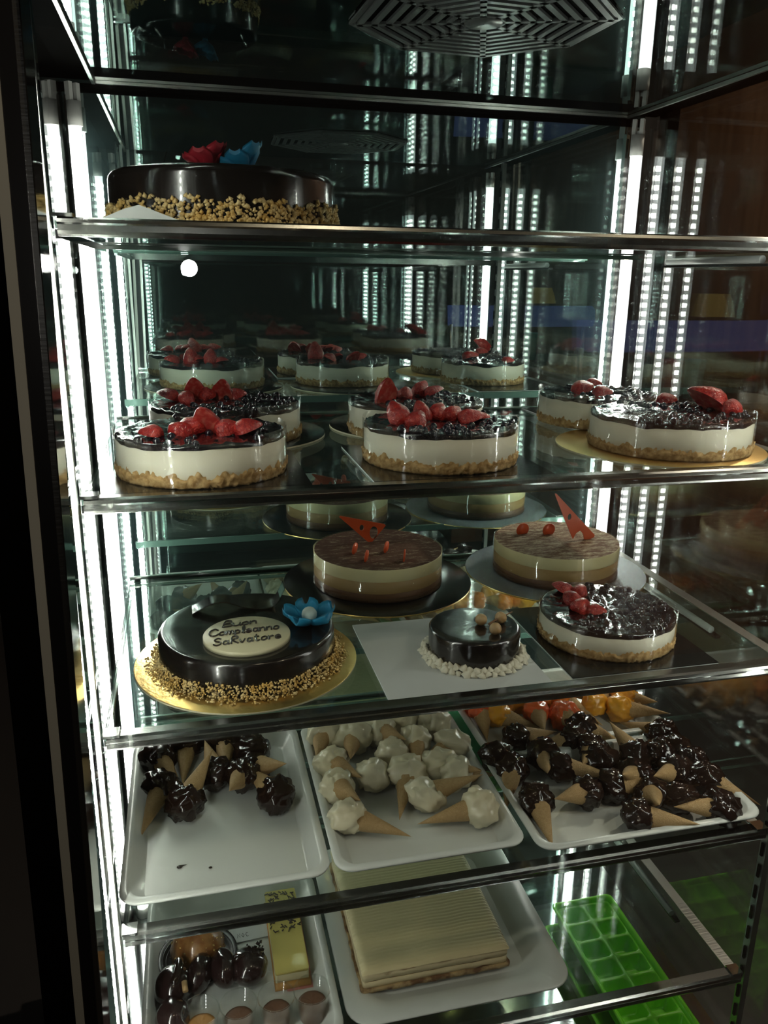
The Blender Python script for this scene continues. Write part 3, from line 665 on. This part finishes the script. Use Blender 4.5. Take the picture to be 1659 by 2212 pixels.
CM = [(0.5309, 0.4233, -0.89, 0.6095, 0.4807, -0.9044), (0.4348, 0.439, -0.89, 0.4841, 0.5058, -0.9064), (0.592, 0.4047, -0.89, 0.6466, 0.4819, -0.9064), (0.4754, 0.3939, -0.89, 0.5077, 0.308, -0.8554), (0.3625, 0.4085, -0.89, 0.3344, 0.3155, -0.8784), (0.4175, 0.3815, -0.89, 0.395, 0.2889, -0.8704), (0.5339, 0.3413, -0.89, 0.5201, 0.2474, -0.8694), (0.6064, 0.3157, -0.89, 0.5194, 0.2707, -0.8874), (0.4822, 0.3101, -0.89, 0.4931, 0.4073, -0.8834), (0.3608, 0.3052, -0.89, 0.4022, 0.2208, -0.8654), (0.5578, 0.2573, -0.89, 0.6151, 0.184, -0.8584), (0.4941, 0.2453, -0.89, 0.4518, 0.1418, -0.9043), (0.5806, 0.2219, -0.89, 0.6635, 0.2322, -0.9064), (0.4291, 0.2512, -0.89, 0.4567, 0.3366, -0.9064), (0.3574, 0.23, -0.89, 0.3831, 0.1428, -0.8544), (0.5066, 0.173, -0.89, 0.6147, 0.1739, -0.8579), (0.5906, 0.1199, -0.89, 0.4787, 0.1232, -0.903), (0.3606, 0.1455, -0.89, 0.4605, 0.0951, -0.9033)]
CR = [(1.035, 0.2634, -0.8916, 0.9876, 0.3488, -0.9034), (0.8843, 0.3222, -0.8916, 0.9591, 0.2685, -0.9034), (0.7395, 0.314, -0.8916, 0.827, 0.3144, -0.8834), (0.8458, 0.2841, -0.8916, 0.7456, 0.2831, -0.9058), (1.0298, 0.2138, -0.8916, 1.0159, 0.2943, -0.9024), (0.8725, 0.2465, -0.8916, 0.8158, 0.1828, -0.8734), (0.9883, 0.2025, -0.8916, 1.0091, 0.2788, -0.9064), (0.9414, 0.2067, -0.8916, 0.9269, 0.2863, -0.8564), (0.7673, 0.2451, -0.8916, 0.7374, 0.1659, -0.8694), (0.6751, 0.2594, -0.8916, 0.6892, 0.3424, -0.9064), (1.035, 0.1644, -0.8916, 1.06, 0.2391, -0.8844), (0.8624, 0.2062, -0.8916, 0.932, 0.2584, -0.9054), (0.7796, 0.2011, -0.8916, 0.8725, 0.161, -0.8914), (0.6896, 0.2153, -0.8916, 0.642, 0.127, -0.9054), (0.9856, 0.1385, -0.8916, 0.9135, 0.1023, -0.8584), (0.9053, 0.145, -0.8916, 0.8483, 0.0983, -0.8424), (1.0275, 0.1124, -0.8916, 1.0949, 0.0377, -0.9026), (0.8475, 0.1251, -0.8916, 0.9297, 0.1002, -0.8704), (0.7935, 0.1187, -0.8916, 0.7143, 0.0891, -0.8654), (0.9023, 0.0919, -0.8916, 0.8731, 0.0185, -0.8524), (0.9448, 0.067, -0.8916, 1.0034, 0.1064, -0.9064), (0.696, 0.1173, -0.8916, 0.6823, 0.0181, -0.9059), (1.0048, 0.0286, -0.8916, 0.9187, 0.0422, -0.8804), (0.8485, 0.0392, -0.8916, 0.9392, -0.0048, -0.8844)]
CO = [(1.045, 0.457, -0.8916, 1.0531, 0.3696, -0.8834), (1.0252, 0.4463, -0.8916, 0.9746, 0.4135, -0.8814), (0.9803, 0.4528, -0.8916, 0.9244, 0.44, -0.8804), (1.0297, 0.4125, -0.8916, 1.09, 0.37, -0.8784), (0.8543, 0.4518, -0.8916, 0.9004, 0.5137, -0.9064), (0.8971, 0.4333, -0.8916, 0.9507, 0.3487, -0.9061), (0.8031, 0.4476, -0.8916, 0.8107, 0.52, -0.9064), (0.9578, 0.4018, -0.8916, 1.0317, 0.4492, -0.8834), (0.6918, 0.4588, -0.8916, 0.7333, 0.5294, -0.9024), (1.0011, 0.3715, -0.8916, 1.0924, 0.3287, -0.8831), (0.705, 0.4253, -0.8876, 0.6873, 0.3398, -0.9024), (0.8195, 0.3994, -0.8916, 0.8007, 0.3144, -0.8784), (0.7322, 0.4068, -0.8916, 0.8191, 0.3562, -0.9028), (0.8714, 0.3765, -0.8916, 0.8686, 0.2912, -0.8734)]
cones(CL, [('chocolate dipped', m_chocdip)], 'the left tray', 'chocolate cones in the left tray', .0345, 3)
cones(CM, [('cream dipped', m_dipw)], 'the centre tray', 'cream cones in the centre tray', .0345, 3)
cones(CR, [('dark chocolate dipped', m_chocdip)], 'the right tray', 'chocolate cones in the right tray', .0330, 3)
Yk, Ok, Rk = ('yellow dipped', m_dipy), ('orange dipped', m_dipo), ('blood orange dipped', m_dipr)
cones(CO, [Yk, Ok, Ok, Yk, Ok, Ok, Yk, Yk, Rk, Yk, Rk, Rk, Yk, Rk], 'the rear right tray', 'orange and yellow cones in the rear tray', .0310, 2)
for (x, y, r, lab) in ((.082, .118, .0042, 'larger chocolate drip on the empty front of the left white tray'), (.130, .106, .0026, 'small round chocolate drip beside the larger one in the left white tray')):
    mb = MB().ball((0, 0, .0), r, 12, 6, sc=(1.1, 1, .35))
    if r > .004: mb.tube([(.002, .001, .0004), (.007, .002, .0004), (.011, .0025, .0003)], [.0018, .001, .0004], 6)
    mb.build('chocolate_drip', m_chocdip, None, (x, y, Z4 + .0055), label=lab, category='chocolate drip', group='drips on the left tray')

# ------------------------------------------------------------------ lowest shelf
ZT5 = Z5 + .0045
sl = thing('cream_slab', 'large rectangular cream slab cake with a ridged top on a white tray', 'cake', (.380, .098, ZT5 + .010))
SX, SY, SH = .272, .325, .046
def slabpart(z0, z1, grow, m, name, n=40, rough=.0012):
    L = []
    for z in (z0, (z0 + z1) / 2, z1):
        l = []
        for (x, y, z_) in rrect(-grow, SX + grow, -grow, SY + grow, .006, z, 3): l.append((x, y, z))
        # densify
        d = []
        for i in range(len(l)):
            a, b = Vector(l[i]), Vector(l[(i + 1) % len(l)]); k = max(1, int((b - a).length / .008))
            for j in range(k): d.append(a.lerp(b, j / k))
        for p in d:
            e = nz(p.x, p.y, z, 60); p.x += rough * e; p.y += rough * nz(p.y, p.x, z + 3, 60); p.z += rough * .6 * nz(p.x, p.y, z, 90)
        L.append(d)
    MB().loops(L, 0, True, True, True).build(name, m, sl)
slabpart(.0, .008, .004, m_slabb, 'bottom_biscuit', rough=.003)
slabpart(.007, .021, .0, m_slabs, 'lower_cream')
slabpart(.021, .0235, -.001, m_slabb, 'middle_biscuit', rough=.0016)
slabpart(.0235, .040, .0005, m_slabs, 'upper_cream')
mb = MB(); ny, nx = 260, 44; b0 = 0
for j in range(ny):
    y = -.002 + (SY + .004) * j / (ny - 1)
    for i in range(nx):
        x = -.002 + (SX + .004) * i / (nx - 1); edge = min(x + .002, SX + .002 - x, y + .002, SY + .002 - y)
        rid = .0012 * abs(math.sin(PI * (y + .0022 * nz(x, y, 0, 25)) / .0078)); wob = .0012 * nz(x, y, 2, 18)
        mb.v.append(Vector((x, y, SH - .0012 + rid + wob - .007 * math.exp(-max(edge, 0) / .004))))
for j in range(ny - 1):
    for i in range(nx - 1): mb.face((j * nx + i, j * nx + i + 1, (j + 1) * nx + i + 1, (j + 1) * nx + i), 0, True)
mb.build('ridged_top', m_slab, sl)
# praline dome on a black plate
pt = thing('round_plate', 'small black ribbed plate under the praline dessert', 'plate', (.098, .245, ZT5))
MB().lathe([(.001, .001), (.052, .001), (.060, .006), (.070, .012), (.072, .0135), (.070, .0145), (.059, .0085), (.051, .004), (.001, .004)], 48).build('plate_body', m_black, pt)
for rr, zz in ((.0715, .014), (.064, .0115), (.058, .0085)):
    MB().lathe([(rr + .0009 * math.cos(a), zz + .0009 * math.sin(a)) for a in [2 * PI * i / 6 for i in range(7)]], 48).build('rim_ring', m_black, pt)
rc = thing('praline_dome', 'caramel brown praline dessert with nut pieces on a black plate', 'dessert', (.098, .248, ZT5 + .0042))
MB().lathe([(.001, 0), (.042, 0), (.049, .010), (.049, .026), (.042, .046), (.030, .060), (.015, .069), (.001, .071)], 60, fn=lambda k, a: (.0022 * nz(math.cos(a) * 6, math.sin(a) * 6, k * 1.4), 0)).build('dome', m_rocher, rc)
rng = random.Random(5); mb = MB()
for k in range(120):
    a = rng.uniform(0, 6.28); PR = [(.050, .008), (.050, .026), (.043, .046), (.031, .0605), (.016, .0695), (.002, .0715)]; q = rng.uniform(0, 4.99); i_, f_ = int(q), q % 1
    rr = PR[i_][0] * (1 - f_) + PR[i_ + 1][0] * f_; zz = PR[i_][1] * (1 - f_) + PR[i_ + 1][1] * f_; mb.chip((rr * math.cos(a), rr * math.sin(a), zz), rng.uniform(.0010, .0028), rng)
mb.build('nut_pieces', m_nut, rc, None, kind='stuff')
o = MB().ball((0, 0, 0), .0095, 14, 6, sc=(.75, 1, .25)).build('almond_slice', m_almond, rc, (-.008, .004, .0725)); o.rotation_euler = (.4, .1, .3)
for (x, y, rx, ry, rz, ang, lab) in ((.187, .172, .034, .036, .029, 0, 'rightmost dark glazed profiterole, round with a ragged chocolate top'), (.143, .177, .024, .037, .030, .1, 'oval dark glazed profiterole, second from the right in the row'), (.101, .176, .022, .038, .029, -.35, 'oval dark glazed profiterole in front of the praline dessert'), (.055, .158, .033, .038, .030, -.15, 'dark glazed profiterole on the left with a chocolate ridge on top'), (.055, .096, .029, .030, .028, 0, 'dark glazed profiterole nearest the front left of the lowest tray')):
    t = thing('profiterole', lab, 'profiterole', (x, y + .010, ZT5), 'dark glazed profiteroles', ang)
    MB().ball((0, 0, rz), 1, 26, 16, sc=(rx, ry, rz), fn=lambda d: 1 + .05 * nz(d.x * 2 + x * 50, d.y * 2, d.z * 2)).build('glazed_puff', m_profit, t)
    if 'ragged' in lab:
        mb = MB(); rg = random.Random(3)
        for k in range(40): mb.chip((.012 + rg.uniform(-.016, .016), .010 + rg.uniform(-.014, .014), rz * 1.78 + rg.uniform(-.003, .006)), rg.uniform(.002, .005), rg)
        mb.build('ragged_crest', m_choc, t, None, kind='stuff')
    if 'ridge' in lab: MB().tube(smooth([(.004, .036, .046), (.010, .02, .061), (.010, -.004, .0615), (.004, -.018, .055)], 4), .0075, 10).build('chocolate_ridge', m_choc, t)
    if 'rightmost' in lab or 'nearest' in lab:
        MB().tube([(-.030, -.002, rz * 1.7), (-.006, .0, rz * 1.95)] if 'right' in lab else [(.022, .026, .05), (.020, .042, .056)], .0048, 12).build('wafer_stick', m_choc if 'right' in lab else m_wafer, t)
for k, (x, m, lab) in enumerate(((.101, m_caramel, 'leftmost clear cup, filled with caramel cream'), (.163, m_mousse, 'second clear cup from the left, cocoa cream low in it'), (.226, m_mousse, 'third clear cup from the left, cocoa cream with a dimple'), (.287, m_mousse, 'rightmost clear cup, beside the tray rim, filled with cocoa cream'))):
    t = thing('dessert_cup', lab, 'cup', (x, .082, ZT5), 'clear dessert cups')
    MB().lathe([(.001, .001), (.0225, .001), (.0235, .003), (.0302, .0555), (.0318, .0570), (.0312, .0586), (.0298, .0580), (.0297, .0560)], 48).build('cup_wall', m_cup, t)
    fl_ = .024 + (.004 if k == 3 else 0)
    MB().lathe([(.001, .002), (.0222, .002), (.0225, .004), (.0250, fl_), (.020, fl_ + .001), (.012, fl_ + .0015), (.004, fl_ + (.0 if k == 2 else .002)), (.0005, fl_ + (-.003 if k == 2 else .002))], 48, fn=lambda q, a: (0, .0008 * nz(math.cos(a) * 3, math.sin(a) * 3, q) if q > 2 else 0)).build('cream_fill', m, t)
ys_ = thing('lemon_slice', 'yellow glazed cake slice sprinkled with dark flakes at its far end', 'cake slice', (.232, .150, ZT5))
MB().loops([rrect(0, .060, .004, .205, .004, z, 3) for z in (.003, .026)], 0, False, True, True).build('cream_body', P('pale_cream', (.78, .72, .45), .5), ys_)
MB().loops([rrect(-.0005, .0605, .003, .206, .004, z, 3) for z in (.0255, .030, .0305)], 0, True, True, True).build('lemon_glaze', m_lemon, ys_)
MB().loops([[(-.002, y, 0), (.063, y, 0), (.063, y, .006), (-.002, y, .006)] for y in (-.006, .205)], 0, False, True, True).tube([(-.001, -.003, .007), (.062, -.003, .007)], .006, 10).build('pastry_crust', m_crust, ys_)
mb = MB(); rg = random.Random(8)
for k in range(120):
    x, y = rg.uniform(.002, .058), rg.uniform(.095, .20)
    mb.box((x, y, .0318), (.0075, .0016, .0012), Matrix.Rotation(rg.uniform(0, 3), 3, 'Z') @ Matrix.Rotation(rg.uniform(-.4, .4), 3, 'Y'))
mb.build('dark_flakes', m_flake, ys_, None, kind='stuff')
pk = MB().loops([rrect(.250, .312, .139, .35, .004, ZT5 + z, 3) for z in (.0002, .0008)], 0, False, True, True)
pk.build('paper_liner', m_pink, None, None, label='pinkish paper liner under the yellow cake slice', category='paper liner')
cd = thing('price_card', 'small white name card lying between the praline dessert and yellow slice', 'card', (.198, .290, ZT5 + .001), rotz=.06)
MB().box((0, 0, .001), (.066, .040, .0008)).build('card_sheet', m_wcard, cd)
ink = MB()
for (st, x0) in (([(0, 0), (0, 1), (.6, 0), (.6, 1)], -.026), ([(.3, 0), (0, .5), (.3, 1), (.6, .5), (.3, 0)], -.018), ([(.6, .1), (.2, 0), (0, .5), (.2, 1), (.6, .9)], -.010)):
    ink.tube([(x0 + px * .008, -.010 + py * .010, .0016) for px, py in st], .0005, 4)
ink.build('handwriting', m_flake, cd)
# two stacked green ice trays on the case floor
def icetray(x, y, z, label):
    t = thing('ice_tray', label, 'ice cube tray', (x, y, z), 'green ice cube trays', .0)
    wd, ln, h = .152, .43, .045; mb = MB(); nr = 8
    ih = lambda i, zz, rr: rrect(i, wd - i, i, ln - i, rr, zz, 5)
    mb.loops([ih(.012, 0, .012), ih(.006, h - .006, .014), ih(0, h - .006, .014), ih(-.001, h - .002, .014), ih(.001, h, .014), ih(.005, h, .012), ih(.008, h - .003, .011), ih(.010, h - .010, .011)], 0, True, True)
    cw, ch = (wd - .020) / 2, (ln - .020) / nr
    for i in range(2):
        for j in range(nr):
            x0, y0 = .010 + i * cw, .010 + j * ch; zt = h - .011
            sq = rrect(x0, x0 + cw, y0, y0 + ch, .0004, zt, 4)
            c1 = rrect(x0 + .0025, x0 + cw - .0025, y0 + .0025, y0 + ch - .0025, .010, zt + .0012, 4); c2 = rrect(x0 + .0042, x0 + cw - .0042, y0 + .0042, y0 + ch - .0042, .010, zt - .002, 4)
            c3 = rrect(x0 + .010, x0 + cw - .010, y0 + .010, y0 + ch - .010, .008, .006, 4); c4_ = rrect(x0 + .016, x0 + cw - .016, y0 + .016, y0 + ch - .016, .005, .003, 4)
            mb.loops([sq, c1, c2, c3, c4_], 0, True, False, True)
    mb.build('moulded_tray', m_green, t)
icetray(.902, -.015, ZF + .046, 'upper lime green ice cube tray lying on another at the bottom right')
icetray(.878, -.030, ZF + .0005, 'lower lime green ice cube tray, mostly hidden under the upper one')

# ------------------------------------------------------------------ counter across the shop, seen as a faint reflection in the front glass
ct = thing('gelato_counter', 'dim shop counter with a blue lit canopy, reflected faintly in the front glass', 'counter', (2.33, -2.75, 0))
MB().box((0, -.05, .60), (.98, .50, 1.20)).build('counter_body', m_wood, ct)
MB().box((0, -.05, 1.215), (1.02, .56, .03)).build('counter_top', m_dark, ct)
for x in (-.48, .48): MB().tube([(x, 0, 1.23), (x, 0, 1.46)], .012, 10).build('canopy_post', m_steel, ct)
MB().loops([[(-.5 + i / 12, .14 - .05 * (i / 6 - 1) ** 2 + dy, 1.45 + dz) for i in range(13)] for dy, dz in ((0, 0), (.03, .05), (.02, .11), (-.03, .135), (-.12, .13), (-.10, .0))], closed=False).build('lit_canopy', EMIT('blue_canopy_light', (.24, .30, .75), .16), ct)
yb = thing('paper_bag', 'yellow paper bag standing on the blue canopy of the counter', 'bag', (2.46, -2.70, 1.60))
MB().loops([rrect(-.09 + i * .4, .09 - i * .6, -.04 + i * .3, .04 - i * .3, .004, z, 2) for i, z in ((0, 0), (.02, .05), (.05, .10))], 0, False, True, True).build('bag_body', P('yellow_paper', (.45, .38, .10), .6), yb)
for x, m, lab in ((2.28, m_red, 'red tub on the counter under the blue canopy'), (2.40, P('teal_plastic', (.10, .42, .38), .4), 'teal tub on the counter under the blue canopy')):
    t = thing('gelato_tub', lab, 'tub', (x, -2.70, 1.2305), 'tubs on the counter')
    MB().lathe([(.001, 0), (.038, 0), (.046, .17), (.049, .172), (.047, .178), (.001, .178)], 24).build('tub_body', m, t)
